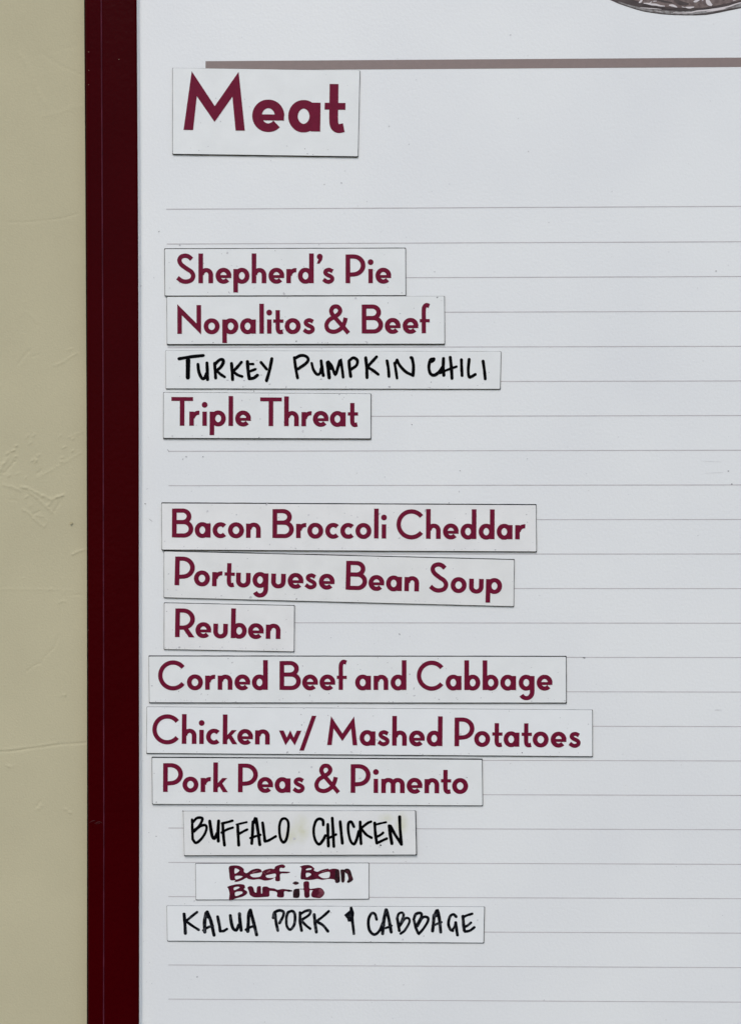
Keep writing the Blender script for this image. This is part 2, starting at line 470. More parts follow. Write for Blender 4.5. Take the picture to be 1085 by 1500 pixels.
# ------------------------------------------------------------------ geometric sans letters (unit: px at dish-name size)
WV, WH = 6.9, 6.1
def wdir(t, s): return WH + (WV - WH) * abs(t[1])
def arc(cx, cy, rx, ry, a0, a1, n=None):
    n = n or max(6, int(abs(a1 - a0) / 9))
    return [(cx + rx * math.cos(math.radians(a0 + (a1 - a0) * i / n)), cy + ry * math.sin(math.radians(a0 + (a1 - a0) * i / n))) for i in range(n + 1)]
def rect(x0, y0, x1, y1): return [(x0, y0), (x1, y0), (x1, y1), (x0, y1)]
def ring(cx, cy, rx, ry): return ribbon(arc(cx, cy, rx, ry, 0, 360, 40)[:-1], wdir, closed=True)
def st(pts, w=None): return ribbon(pts, (lambda t, s: w) if w else wdir)
def glyph(c):
    if c == 'o': return ring(11.7, 10.9, 8.25, 8.6)
    if c == 'a': return ring(11.1, 10.9, 7.65, 8.6) + [rect(16.3, 0, 23.2, 20.8)]
    if c == 'd': return ring(11.1, 10.9, 7.65, 8.6) + [rect(16.4, 0, 23.3, 43.6)]
    if c == 'b': return ring(12.3, 10.9, 7.65, 8.6) + [rect(0, 0, 6.9, 43.6)]
    if c == 'p': return ring(12.5, 10.9, 7.75, 8.6) + [rect(0, -13.6, 6.8, 20.8)]
    if c == 'g': return ring(11.1, 10.9, 7.65, 8.6) + st([(19.8, 20.8), (19.8, 6)] + arc(11.4, -2.6, 8.4, 9.2, 0, -150))
    if c == 'h': return [rect(0, 0, 6.8, 43.6)] + st(arc(11.4, 12.2, 6.7, 7.0, 180, 0) + [(18.1, 0)])
    if c == 'n': return [rect(0, 0, 6.8, 20.8)] + st(arc(11.4, 12.2, 6.7, 7.0, 180, 0) + [(18.1, 0)])
    if c == 'm': return [rect(0, 0, 6.7, 20.8)] + st(arc(10.4, 12.4, 6.9, 6.8, 180, 0) + [(17.3, 0)]) + st(arc(24.1, 12.4, 6.8, 6.8, 170, 0) + [(30.9, 0)])
    if c == 'u': return st([(3.4, 20.8)] + arc(10.6, 8.9, 7.2, 6.7, 180, 360) + [(17.8, 20.8)])
    if c == 'r': return [rect(0, 0, 6.8, 20.8)] + st(arc(13.6, 10.4, 8.6, 8.7, 175, 82), 6.1)
    if c == 'e': return st(arc(11.5, 10.9, 8.15, 8.6, 0, 318)) + [rect(4.0, 7.6, 22.9, 11.9)]
    if c == 'c': return st(arc(11.5, 10.9, 8.2, 8.6, 44, 316))
    if c == 's': return st(catmull([(15.3, 17.3), (10.3, 19.6), (5.6, 18.2), (4.7, 15.0), (7.6, 12.3), (11.6, 10.4), (14.6, 7.9), (14.3, 4.4), (10.8, 2.2), (6.4, 2.5), (1.8, 5.6)]), 5.9)
    if c == 't': return st(catmull([(6.6, 34.4), (6.6, 20), (6.6, 9), (7.4, 4.2), (10.0, 2.3), (14.0, 3.0)]), 6.4) + [rect(0, 15.9, 15.0, 20.8)]
    if c == 'f': return st(catmull([(5.9, 0), (5.9, 18), (5.9, 33.5), (6.8, 38.6), (9.8, 41.2), (14.0, 40.0)]), 6.3) + [rect(0, 16.0, 14.6, 20.8)]
    if c == 'i': return [rect(0, 0, 6.6, 20.8), arc(3.3, 30.8, 4.25, 4.25, 0, 342, 19)]
    if c == 'l': return [rect(0, 0, 6.7, 43.8)]
    if c == 'k': return [rect(0, 0, 6.8, 43.6), [(13.2, 20.8), (5.5, 12.2), (5.5, 5.0), (7.2, 6.4), (20.5, 20.8)], [(8.0, 10.2), (12.8, 13.6), (21.6, 0), (14.2, 0)]]
    if c == 'w': return [[(0, 20.8), (7, 20.8), (11.6, 10.6), (16.6, 21.4), (21.6, 10.6), (26.2, 20.8), (33, 20.8), (23.4, -.8), (16.6, 10.0 - 1), (9.8, -.8)]]
    if c == 'M': return [[(0, 0), (5.4, 42.4), (22.3, 17.4), (39.2, 42.4), (44.2, 0), (37.5, 0), (34.9, 24.4), (22.3, 6.0), (9.3, 24.4), (6.9, 0)]]
    if c == 'N': return [[(0, 0), (0, 43.4), (28.1, 15.2), (28.1, 42), (34.8, 42), (34.8, -1.2), (6.6, 27.2), (6.6, 0)]]
    if c == 'P': return [rect(0, 0, 6.9, 42)] + st([(3.4, 39.1), (11.0, 39.1)] + arc(11.4, 26.0, 14.3, 13.1, 88, -82) + [(3.4, 12.2)])
    if c == 'R': return [rect(0, 0, 6.9, 42)] + st([(3.4, 39.1), (11.0, 39.1)] + arc(11.4, 26.6, 14.0, 12.5, 88, -84) + [(3.4, 13.8)]) + [[(9.4, 15.5), (17.2, 15.5), (28.8, 0), (20.4, 0)]]
    if c == 'B': return [rect(0, 0, 6.9, 42.2)] + st([(3.4, 39.3), (14, 39.3)] + arc(15.4, 30.9, 9.5, 8.4, 88, -88) + [(3.4, 22.4)], None) + \
                        st([(12, 22.4)] + arc(17.3, 12.6, 10.6, 9.8, 90, -88) + [(3.4, 2.8)])
    if c == 'C': return st(arc(21.6, 21.0, 18.6, 18.9, 38, 322, 48), 6.4)
    if c == 'S': return st(catmull([(23.0, 35.2), (18.8, 38.8), (13.6, 40.4), (7.6, 38.6), (5.0, 33.6), (7.6, 27.6), (15.2, 21.6), (22.4, 16.8), (25.2, 10.8), (22.4, 4.8), (15.2, 2.3), (8.4, 3.5), (2.2, 8.0)]), 6.4)
    if c == 'T': return [rect(0, 36.3, 31.7, 42.0), rect(12.4, 0, 19.2, 42.0)]
    if c == '&':
        p = [(478, 303), (440, 258), (400, 212), (362, 167), (352, 138), (365, 113), (385, 107), (405, 113), (418, 137), (405, 163), (375, 183),
             (335, 208), (317, 243), (328, 278), (360, 292), (395, 287), (430, 262), (449, 225), (458, 190)]
        return st(catmull([((a - 300) / 5, (305 - b) / 5) for a, b in p]), 6.2)
    if c == '/': return [[(0, -8.4), (6.6, -8.4), (24.4, 42.8), (17.8, 42.8)]]
    if c == "'": return [arc(4.8, 38.8, 4.3, 4.3, 0, 342, 19), [(9.1, 38.4), (8.2, 34.0), (4.4, 28.6), (0.6, 28.8), (3.0, 34.8), (3.0, 38)]]
    return []

_cnt = 0
def print_word(letters, base, scale, mat, parent, d, name='printed_word', label=None):
    """letters: [(char, left_px)]; base = ((u0, v0), (u1, v1)) two points of the baseline"""
    (u0, v0), (u1, v1) = base
    sl = (v1 - v0) / (u1 - u0)
    th = math.atan(sl); c, s = math.cos(th), math.sin(th)
    polys = []
    for ch, x in letters:
        ox, oy = x, v0 + sl * (x - u0)
        for p in glyph(ch):
            polys.append([(ox + (a * c + b * s) * scale, -(oy + (a * s - b * c) * scale)) for a, b in p])
    vs, fs = union2d(polys)
    o = mesh(name, [W(x, -y, d(x, -y) if callable(d) else d) for x, y in vs], fs, mat, parent)
    if label: o['label'] = label
    return o

def write_word(strokes, mat, parent, d, name='handwritten_word', label=None, extra=None, wob=0.0, fat=1.06):
    """strokes: [(x0, y0, k, width, pts, closed)] measured in enlarged views of the photograph"""
    polys = []
    rr = random.Random(len(strokes) * 7 + int(strokes[0][4][0][0]) if strokes else 3)
    for (x0, y0, k, w, pts, closed) in strokes:
        p = [(x0 + a / k, -(y0 + b / k)) for a, b in pts]
        p = catmull(p, closed, 5) if len(p) > 2 else [p[0], ((p[0][0] + p[1][0]) / 2, (p[0][1] + p[1][1]) / 2), p[1]] if len(p) == 2 else [p[0], (p[0][0] + 0.2, p[0][1])]
        ph, am = rr.random() * 6.28, 0.05 + wob
        polys += ribbon(p, (lambda t, s, w=w * fat, k=k, ph=ph, am=am: w / k * (1 + am * math.sin(9 * s + ph))), closed, cap=not closed)
    if extra: polys += [[(u, -v) for u, v in e] for e in extra]
    vs, fs = union2d(polys)
    o = mesh(name, [W(x, -y, d(x, -y) if callable(d) else d) for x, y in vs], fs, mat, parent)
    if label: o['label'] = label
    return o

# highlights of the printed dish: one sheet
def strip(pts, w): return ribbon([(a, -b) for a, b in pts], lambda t, s: w * (0.35 + 0.65 * math.sin(math.pi * min(0.97, max(0.03, s)))))
hl = []
for pts, w in (([(935, 4), (938, 2), (941, -4)], 3.2), ([(942, 4.8), (948, 5.2), (954, 6.5), (960, 6.8), (966, 8.4), (973, 9.0)], 3.0),
               ([(950, 5.2), (954, 2.5)], 2.6), ([(956, 2), (961, 1.5)], 2.6), ([(979, 7.5), (985, 8.2), (991, 10.6)], 3.4), ([(998, 10), (1002, 10.8)], 2.4),
               ([(1003, 10.6), (1009, 11.2), (1016, 10.2)], 2.8), ([(1015, 2.5), (1019, 1.6), (1024, -1)], 3.6), ([(1028, 1.2), (1031, -3)], 2.6),
               ([(1034, -4), (1037, 4), (1042, 8)], 6.5), ([(1073, 1.0), (1077, 0)], 2.2),
               ([(937, 11), (948, 12), (958, 12.8), (968, 13.6)], 1.2),
               ([(985, 18.6), (1000, 19), (1012, 18.2), (1020, 16.2), (1032, 15.2), (1050, 12.8), (1066, 9.6), (1078, 5.6), (1095, 1), (1120, -8)], 2.2),
               ([(1034, 17.2), (1050, 14.4), (1062, 12.4)], 2.2), ([(960, 16.2), (968, 17.4)], 1.6)):
    hl += strip(catmull(pts, n=4), w)
rg = random.Random(4)
for i in range(46):
    u, v = rg.uniform(880, 1160), rg.uniform(-150, -8)
    if ((u - 1018) / 150) ** 2 + ((v + 80) / 78) ** 2 > 1: continue
    hl.append([(a, -b) for a, b in blob(u, v, rg.uniform(3, 9), rg.uniform(1, 2.6), rg.uniform(-.5, .6), rg)])
vs, fs = union2d(hl)
o = mesh('highlight_print', [W(x, -y, 0.8) for x, y in vs], fs, M['p_pale'], dish)
dk = []
for pts, w in (([(940, 7.6), (955, 9.2), (970, 11.4), (990, 13.6), (1010, 14.2), (1030, 13), (1045, 9.8)], 1.8), ([(1015, 21.2), (1040, 18.6), (1062, 14.4), (1085, 9.8)], 1.4),
               ([(985, -4), (995, 4), (1008, 6)], 6), ([(955, -3), (972, 2), (984, 4)], 3), ([(1048, -5), (1060, 0)], 5), ([(905, 1), (918, 5), (930, 8.6)], 2.2)):
    dk += strip(catmull(pts, n=4), w)
vs, fs = union2d(dk)
mesh('shade_print', [W(x, -y, 0.7) for x, y in vs], fs, M['p_dark'], dish)

# ------------------------------------------------------------------ dust and flecks
def flecks(name, items, d, mat, parent):
    """items: (u, v, length, width, angle)"""
    polys = []
    rr = random.Random(len(items))
    for (u, v, l, w, a) in items:
        polys.append([(x, -y) for x, y in blob(u, v, l, w, a, rr, 7)])
    vs, fs = union2d(polys)
    o = mesh(name, [W(x, -y, d(x, -y) if callable(d) else d) for x, y in vs], fs, mat, parent)
    o['kind'] = 'stuff'
    return o

def scatter(quad, n, seed, edge=0.0, size=(0.35, 0.9)):
    rr = random.Random(seed)
    (a, b, c, e) = quad
    out = []
    for i in range(n):
        s, t = rr.random(), rr.random()
        if rr.random() < edge: t = 1 - 0.06 * rr.random() - 0.012
        u = (a[0] * (1 - s) + b[0] * s) * (1 - t) + (e[0] * (1 - s) + c[0] * s) * t
        v = (a[1] * (1 - s) + b[1] * s) * (1 - t) + (e[1] * (1 - s) + c[1] * s) * t
        l = rr.uniform(*size) * (1 + (rr.random() < 0.15) * 0.9)
        out.append((u, v, l, l * rr.uniform(0.35, 0.9), rr.uniform(-1.5, 1.0)))
    return out

# ------------------------------------------------------------------ magnets
MAG_T, FACE_T = 2.0, 0.35
def magnet(label, corners, ex, face, group_name, dirt=14, seed=1, thick=MAG_T, lift=(0, 0, 0, 0)):
    """corners TL, TR, BR, BL of the white face; ex = how far the dark backing shows (top, right, bottom, left)"""
    TL, TR, BR, BL = [np.array(c, float) for c in corners]
    cen = (TL + TR + BR + BL) / 4
    root = empty('magnet_strip', W(cen[0], max(BL[1], BR[1]), 0))
    tag(root, label, 'sign magnet', group_name)
    ax = (TR - TL); ax /= np.linalg.norm(ax)
    ay = (BL - TL); ay /= np.linalg.norm(ay)
    def rounded(q, r):
        out = []
        for i in range(4):
            p, a, b = q[i], q[i - 1], q[(i + 1) % 4]
            da = (a - p) / np.linalg.norm(a - p); db = (b - p) / np.linalg.norm(b - p)
            for t in (0, 0.5, 1):
                pt = p + da * r * (1 - t) ** 2 + db * r * t ** 2
                out.append(pt)
        return out
    back = [TL - ay * ex[0] - ax * ex[3], TR - ay * ex[0] + ax * ex[1], BR + ay * ex[2] + ax * ex[1], BL + ay * ex[2] - ax * ex[3]]
    rr = random.Random(seed)
    def prism(name, q, r, d0, d1, mat, rough=0.0, bev=0.25):
        ring_ = rounded(q, r)
        # split the long sides so that the cut edge wavers a little
        pts = []
        m = len(ring_)
        for i in range(m):
            a, b = ring_[i], ring_[(i + 1) % m]
            L = np.linalg.norm(b - a)
            k = max(1, int(L / 14))
            for j in range(k):
                p = a + (b - a) * j / k
                if 0 < j and rough: p = p + np.array([rr.uniform(-rough, rough), rr.uniform(-rough, rough)])
                pts.append(p)
        m = len(pts)
        c0 = sum(pts) / m
        V = [];
        def dep(p):  # corners may stand off the board a little
            s = float(np.clip(np.dot(p - TL, ax) / np.linalg.norm(TR - TL), 0, 1)); t = float(np.clip(np.dot(p - TL, ay) / np.linalg.norm(BL - TL), 0, 1))
            return (lift[0] * (1 - s) + lift[1] * s) * (1 - t) + (lift[3] * (1 - s) + lift[2] * s) * t
        for p in pts: V.append(W(p[0], p[1], d0 + dep(p)))
        for p in pts: V.append(W(p[0], p[1], d1 - bev + dep(p)))
        for p in pts:
            v = (c0 - p); v = v / np.linalg.norm(v) * bev
            q_ = p + np.array([np.sign(v[0]) * bev * 0.7, np.sign(v[1]) * bev * 0.7]) * 0.7
            V.append(W(q_[0], q_[1], d1 + dep(p)))
        F = []
        for i in range(m):
            j = (i + 1) % m
            F.append((i, i + m, j + m, j)); F.append((i + m, i + 2 * m, j + 2 * m, j + m))
        F.append(tuple(range(2 * m, 3 * m))[::-1]); F.append(tuple(range(m)))
        o = mesh(name, V, F, mat, root)
        return o
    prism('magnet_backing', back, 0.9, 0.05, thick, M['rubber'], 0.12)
    prism('face_sheet', [TL, TR, BR, BL], 1.3, thick + 0.01, thick + FACE_T, face, 0.05, 0.12)
    def depth(u, v, k=0.0):
        q = np.array([u, v]) - TL
        s = float(np.clip(np.dot(q, ax) / np.linalg.norm(TR - TL), 0, 1)); t = float(np.clip(np.dot(q, ay) / np.linalg.norm(BL - TL), 0, 1))
        return thick + FACE_T + 0.38 + (lift[0] * (1 - s) + lift[1] * s) * (1 - t) + (lift[3] * (1 - s) + lift[2] * s) * t
    dp = depth
    if dirt:
        over = lambda k: (lambda u, v: dp(u, v) + k)
        flecks('dust', scatter((TL, TR, BR, BL), dirt, seed, 0.35, (0.3, 0.75)), over(-0.16), M['speck'], root)
        flecks('dust', scatter((TL, TR, BR, BL), dirt * 2, seed + 50, 0.2, (0.4, 1.3)), over(-0.24), M['speck_pale'], root)
    return root, depth

def stained(name, base, stain, spots):
    m = face_mat(name, *base, 0.05)
    nt = m.node_tree
    b = nt.nodes['Principled BSDF']
    src = b.inputs['Base Color'].links[0].from_socket
    geo = nt.nodes.new('ShaderNodeNewGeometry')
    nz = nt.nodes.new('ShaderNodeTexNoise'); nz.inputs['Scale'].default_value = 260
    nt.links.new(geo.outputs['Position'], nz.inputs['Vector'])
    for (u, v, rx, ry, amt) in spots:
        c = W(u, v, 3)
        mp = nt.nodes.new('ShaderNodeMapping'); mp.vector_type = 'TEXTURE'
        mp.inputs['Location'].default_value = c
        mp.inputs['Scale'].default_value = (rx * S, 0.02, ry * S)
        nt.links.new(geo.outputs['Position'], mp.inputs[0])
        gr = nt.nodes.new('ShaderNodeTexGradient'); gr.gradient_type = 'SPHERICAL'
        nt.links.new(mp.outputs[0], gr.inputs[0])
        mu = nt.nodes.new('ShaderNodeMath'); mu.operation = 'MULTIPLY'
        nt.links.new(gr.outputs['Fac'], mu.inputs[0]); nt.links.new(nz.outputs['Fac'], mu.inputs[1])
        m2 = nt.nodes.new('ShaderNodeMath'); m2.operation = 'MULTIPLY'; m2.use_clamp = True
        nt.links.new(mu.outputs[0], m2.inputs[0]); m2.inputs[1].default_value = amt * 3
        mx = nt.nodes.new('ShaderNodeMix'); mx.data_type = 'RGBA'
        nt.links.new(m2.outputs[0], mx.inputs[0]); nt.links.new(src, mx.inputs[6]); mx.inputs[7].default_value = stain
        src = mx.outputs[2]
    nt.links.new(src, b.inputs['Base Color'])
    return m
FB = stained('yellow_stained_vinyl', (0.79, 0.795, 0.77), (0.66, 0.66, 0.52, 1), [(441, 1214, 16, 24, .7), (425, 1224, 14, 16, .5), (588, 1206, 12, 20, .6), (565, 1198, 14, 8, .5)])

G = 'dish name magnets on the menu board'
F0 = face_mat('white_vinyl', 0.805, 0.822, 0.80)
F1 = face_mat('warm_white_vinyl', 0.815, 0.815, 0.79, 0.06)
F2 = face_mat('aged_white_vinyl', 0.80, 0.805, 0.775, 0.06)
F3 = face_mat('clean_white_vinyl', 0.82, 0.838, 0.825, 0.03)

def zx(x0, k, *a): return [x0 + v / k for v in a]
def word(root, d, text, xs, base, scale=1.0, label=None):
    print_word(list(zip(text, xs)), base, scale, M['maroon'], root, d, label=label or 'maroon printed word %s' % text.replace("'", "’"))

# Meat
r, d = magnet('large white magnet heading reading Meat, at the top under the taupe bar', [(253.3, 99.6), (526.7, 103.6), (523.9, 229.0), (253.3, 225.3)], (0.2, 0.6, 1.0, 0.5), F0, None, 8, 3, lift=(0, 0, 0, 0))
word(r, d, 'Meat', zx(240, 3.617, 105, 468, 658, 850), ((270, 190.2), (480, 192.7)), 2.03)
# Shepherd's Pie
r, d = magnet("white magnet with maroon lettering Shepherd's Pie, topmost dish name under the heading", [(241.6, 364.9), (593.4, 363.9), (593.8, 432.4), (242.2, 433.0)], (1.1, 0.8, 0.9, 0.7), F0, G, 12, 4)
b = ((285, 414.8), (540, 414.7))
word(r, d, "Shepherd's", [258.0, 290.8, 316.0, 341.9, 368.7, 393.4, 419.4, 436.3, 463.5, 471.8], b)
word(r, d, 'Pie', [506.0, 539.4, 549.8], b)
# Nopalitos & Beef
r, d = magnet('white magnet with maroon lettering Nopalitos & Beef, directly under the Shepherd’s Pie one', [(244.8, 434.9), (650.3, 433.9), (650.7, 503.4), (245.2, 504.0)], (0.3, 0.7, 1.3, 0.5), F0, G, 12, 5)
b = ((265, 488.9), (620, 488.1))
word(r, d, 'Nopalitos', [260.0, 298.5, 325.7, 351.7, 380.0, 391.2, 400.3, 417.1, 443.2], b)
word(r, d, '&', [474.7], b, label='maroon printed ampersand')
word(r, d, 'Beef', [529.7, 563.5, 589.5, 614.6], b)

Z = 7.978
def hw(x0, y0, *items):
    return [(x0, y0, Z, w, pts, closed) for (w, pts, closed) in [(i + (False,))[:3] for i in items]]
# Turkey Pumpkin Chili
r, d = magnet('white magnet hand-lettered in black TURKEY PUMPKIN CHILI, between Nopalitos & Beef and Triple Threat', [(242.9, 513.6), (733.0, 515.0), (732.0, 569.6), (243.4, 569.0)], (0.3, 0.8, 0.9, 0.3), F0, G, 8, 6, thick=1.5)
write_word(hw(255, 505, (36, [(60, 163), (200, 140), (342, 125)]), (50, [(165, 178), (162, 382)]),
    (36, [(280, 228), (292, 320), (325, 388), (355, 390), (385, 330)]), (36, [(385, 212), (390, 320), (392, 405)]),
    (34, [(475, 215), (480, 300), (487, 388)]), (36, [(480, 225), (530, 178), (568, 174), (576, 205), (550, 255), (500, 300)]), (32, [(500, 305), (545, 345), (592, 375)]),
    (36, [(672, 218), (680, 320), (684, 405)]), (34, [(788, 203), (735, 265), (690, 310)]), (32, [(690, 310), (740, 350), (795, 370)]),
    (38, [(858, 198), (865, 300), (880, 395)]), (28, [(870, 225), (925, 225)]), (30, [(885, 310), (950, 285)]), (36, [(885, 395), (930, 388), (975, 355)]))
    + hw(370, 505, (32, [(98, 205), (165, 285)]), (36, [(225, 162), (200, 290), (163, 418)])), M['black_ink'], r, d, label='black handwritten word TURKEY')
write_word(hw(370, 505, (34, [(487, 150), (505, 280), (525, 385)]), (34, [(500, 155), (560, 125), (620, 132), (650, 170), (620, 220), (530, 282)]),
    (32, [(690, 215), (710, 290), (750, 343), (785, 335), (800, 280)]), (36, [(800, 188), (812, 280), (825, 358)]),
    (40, [(875, 208), (885, 300), (895, 385)]), (34, [(885, 200), (925, 250), (965, 345), (1000, 250), (1025, 182), (1045, 280), (1057, 378)]), (30, [(895, 210), (912, 280)]))
    + hw(490, 505, (36, [(168, 190), (175, 280), (188, 368)]), (34, [(175, 180), (220, 152), (265, 182), (255, 240), (195, 285)]),
    (36, [(363, 152), (375, 270), (378, 383)]), (34, [(490, 140), (430, 205), (385, 255)]), (34, [(390, 265), (450, 300), (508, 345)]),
    (34, [(612, 188), (628, 280), (634, 370)]), (32, [(700, 215), (715, 300), (728, 390)]), (34, [(728, 178), (760, 240), (830, 315), (915, 358)]), (34, [(712, 215), (728, 180)]),
    (36, [(915, 358), (920, 250), (906, 165), (892, 150)])), M['black_ink'], r, d, label='black handwritten word PUMPKIN')
write_word(hw(600, 505, (36, [(280, 165), (240, 180), (222, 260), (240, 335), (285, 355), (340, 320), (380, 262)]), (44, [(255, 192), (274, 175)]),
    (36, [(393, 160), (390, 260), (397, 355)]), (36, [(472, 148), (485, 270), (492, 392)]), (28, [(350, 330), (420, 300), (545, 255)]), (40, [(345, 322), (385, 300)]),
    (34, [(602, 175), (605, 280), (610, 360)]), (34, [(692, 172), (682, 290), (690, 370), (720, 372), (765, 345)]), (34, [(855, 192), (870, 300), (880, 398)])),
    M['black_ink'], r, d, label='black handwritten word CHILI')
flecks('dust', [(255 + a / Z, 505 + b / Z, 1.8, 0.8, 0.1) for a, b in ((968, 183), (625, 412), (820, 417), (1017, 352), (960, 275))] + [(370 + a / Z, 505 + b / Z, 1.7, 0.9, -.3) for a, b in ((200, 460), (800, 400))], (lambda u, v, f=d: f(u, v) - 0.1), M['speck_pale'], r)

# Triple Threat
r, d = magnet('short white magnet with maroon lettering Triple Threat, fourth in the upper block', [(240.1, 574.9), (542.7, 577.0), (542.7, 642.2), (239.8, 641.5)], (0.5, 0.9, 1.4, 0.6), F0, G, 14, 7)
b = ((260, 623.5), (510, 624.6))
word(r, d, 'Triple', [251.1, 277.4, 296.5, 307.2, 334.8, 344.6], b)
word(r, d, 'Threat', [381.0, 416.1, 441.5, 458.2, 483.0, 509.2], b)
# Bacon Broccoli Cheddar
r, d = magnet('long white magnet with maroon lettering Bacon Broccoli Cheddar, topmost of the lower block', [(237.2, 737.4), (784.4, 740.0), (785.0, 807.8), (237.6, 805.0)], (1.6, 0.8, 1.2, 0.5), F1, G, 26, 8, lift=(0, 0, 0, 1.2))
b = ((255, 787.1), (700, 789.6))
word(r, d, 'Bacon', [252.0, 285.4, 311.6, 334.0, 360.4], b)
word(r, d, 'Broccoli', [399.0, 433.6, 450.0, 476.4, 498.4, 520.4, 547.6, 558.8], b)
word(r, d, 'Cheddar', [580.6, 623.6, 648.4, 674.0, 700.6, 727.0, 754.0], b)
# Portuguese Bean Soup
r, d = magnet('white magnet with maroon lettering Portuguese Bean Soup, tilted down to the right', [(240.8, 807.8), (752.5, 820.2), (751.7, 888.0), (240.6, 875.0)], (1.3, 0.7, 0.9, 0.5), F2, G, 18, 9)
b = ((258, 857.2), (670, 867.9))
word(r, d, 'Portuguese', [255.8, 284.0, 310.6, 328.6, 345.6, 369.6, 397.0, 421.2, 445.8, 466.8], b)
word(r, d, 'Bean', [506.0, 539.4, 565.0, 591.8], b)
word(r, d, 'Soup', [627.6, 659.4, 686.4, 711.0], b)
# Reuben
r, d = magnet('short white magnet with the single maroon word Reuben, slightly tilted', [(241.1, 883.4), (430.8, 887.4), (430.4, 954.2), (240.8, 950.9)], (1.0, 0.8, 0.8, 0.6), F1, G, 12, 10)
b = ((258, 933.2), (400, 935.8))
word(r, d, 'Reuben', [256.4, 286.4, 312.4, 338.0, 363.2, 389.2], b)
# Corned Beef and Cabbage
r, d = magnet('long white magnet with maroon lettering Corned Beef and Cabbage, just below Reuben', [(218.5, 961.6), (828.2, 962.2), (828.6, 1029.2), (219.2, 1028.8)], (1.5, 1.0, 1.3, 0.5), F0, G, 30, 11)
b = ((235, 1010.3), (780, 1010.9))
word(r, d, 'Corned', [232.0, 274.0, 300.6, 319.0, 343.6, 369.0], b)
word(r, d, 'Beef', [409.4, 442.6, 468.0, 493.2], b)
word(r, d, 'and', [520.0, 547.0, 571.8], b)
word(r, d, 'Cabbage', [610.4, 652.4, 679.7, 706.4, 732.2, 759.2, 785.6], b)
# Chicken w/ Mashed Potatoes
r, d = magnet('longest white magnet with maroon lettering Chicken w/ Mashed Potatoes', [(215.6, 1035.5), (866.8, 1040.0), (867.0, 1107.8), (215.2, 1103.0)], (0.45, 0.8, 1.1, 0.4), F3, G, 22, 12)
b = ((270, 1089.6), (790, 1094.1))
word(r, d, 'Chicken', [223.4, 266.4, 292.0, 302.0, 326.2, 347.6, 373.6], b)
word(r, d, 'w/', [408.4, 438.6], b, label='maroon printed w with a slash')
word(r, d, 'Mashed', [479.0, 526.4, 552.4, 574.0, 598.8, 624.4], b)
word(r, d, 'Potatoes', [665.2, 694.0, 720.4, 737.0, 763.4, 779.6, 806.0, 832.0], b)
# Pork Peas & Pimento
r, d = magnet('white magnet with maroon lettering Pork Peas & Pimento, above the handwritten strips', [(223.2, 1110.2), (705.5, 1113.0), (706.2, 1179.8), (223.8, 1177.6)], (1.8, 0.8, 0.9, 0.7), F0, G, 18, 13, lift=(1.0, 0, 0, 1.0))
b = ((245, 1160.0), (630, 1162.0))
word(r, d, 'Pork', [239.0, 267.4, 294.0, 312.4], b)
word(r, d, 'Peas', [348.6, 377.0, 402.3, 428.4], b)
word(r, d, '&', [460.0], b, label='maroon printed ampersand')
word(r, d, 'Pimento', [513.4, 547.0, 558.2, 595.4, 621.4, 645.4, 661.8], b)

# Buffalo Chicken
r, d = magnet('off-white magnet hand-lettered in black BUFFALO CHICKEN with faint yellow stains', [(268.8, 1188.3), (607.8, 1187.7), (609.2, 1251.8), (270.4, 1252.8)], (0.4, 1.2, 1.1, 0.4), FB, G, 8, 14, thick=2.6, lift=(.3, .3, 1.0, 1.0))
write_word(hw(270, 1185, (30, [(92, 125), (95, 240), (98, 350)]), (30, [(98, 158), (150, 105), (210, 108), (200, 155), (160, 215), (100, 255)]),
    (30, [(115, 262), (180, 205), (240, 188), (262, 218), (240, 290), (190, 360), (135, 395), (98, 352)]),
    (36, [(298, 142), (312, 240), (330, 325), (355, 342), (385, 285)]), (36, [(402, 140), (395, 260), (398, 375)]),
    (34, [(449, 170), (457, 300), (470, 422)]), (28, [(442, 167), (500, 155), (563, 137)]), (28, [(437, 276), (500, 240), (568, 217)]),
    (34, [(624, 190), (630, 310), (636, 422)]), (24, [(612, 182), (680, 165), (728, 154)]), (28, [(645, 288), (700, 257), (736, 240)]),
    (34, [(802, 150), (797, 280), (788, 403)]), (36, [(812, 160), (835, 112), (860, 250), (882, 416)]), (28, [(772, 340), (830, 320), (888, 302)]),
    (34, [(915, 162), (930, 280), (942, 375)]), (30, [(944, 380), (990, 365), (1068, 320)]))
    + hw(370, 1185, (31, [(345, 118), (385, 114), (416, 155), (415, 250), (395, 350), (360, 390), (325, 340), (312, 240), (320, 165)], True)),
    M['black_ink'], r, d, label='black handwritten word BUFFALO')
write_word(hw(370, 1185, (32, [(825, 185), (820, 132), (775, 115), (735, 150), (712, 250), (730, 360), (775, 412), (820, 368), (850, 310)]),
    (34, [(878, 180), (880, 300), (885, 433)]), (34, [(930, 107), (940, 270), (948, 438)]), (28, [(875, 345), (930, 320), (975, 297)]), (34, [(1022, 148), (1035, 280), (1048, 400)]))
    + hw(480, 1185, (32, [(305, 207), (275, 152), (242, 170), (240, 260), (265, 370), (305, 410), (335, 360), (362, 262)]),
    (34, [(378, 152), (380, 270), (388, 405)]), (30, [(505, 148), (465, 165), (400, 215)]), (30, [(395, 235), (450, 300), (510, 335)]),
    (34, [(548, 165), (555, 280), (572, 400)]), (24, [(560, 182), (620, 167), (680, 155)]), (28, [(580, 322), (620, 300), (646, 277)]), (30, [(580, 398), (630, 372), (688, 345)]),
    (38, [(717, 198), (730, 300), (748, 402)]), (34, [(732, 198), (780, 290), (860, 412)]), (34, [(838, 92), (845, 250), (860, 408)]), (14, [(614, 422), (620, 424)])),
    M['black_ink'], r, d, label='black handwritten word CHICKEN')

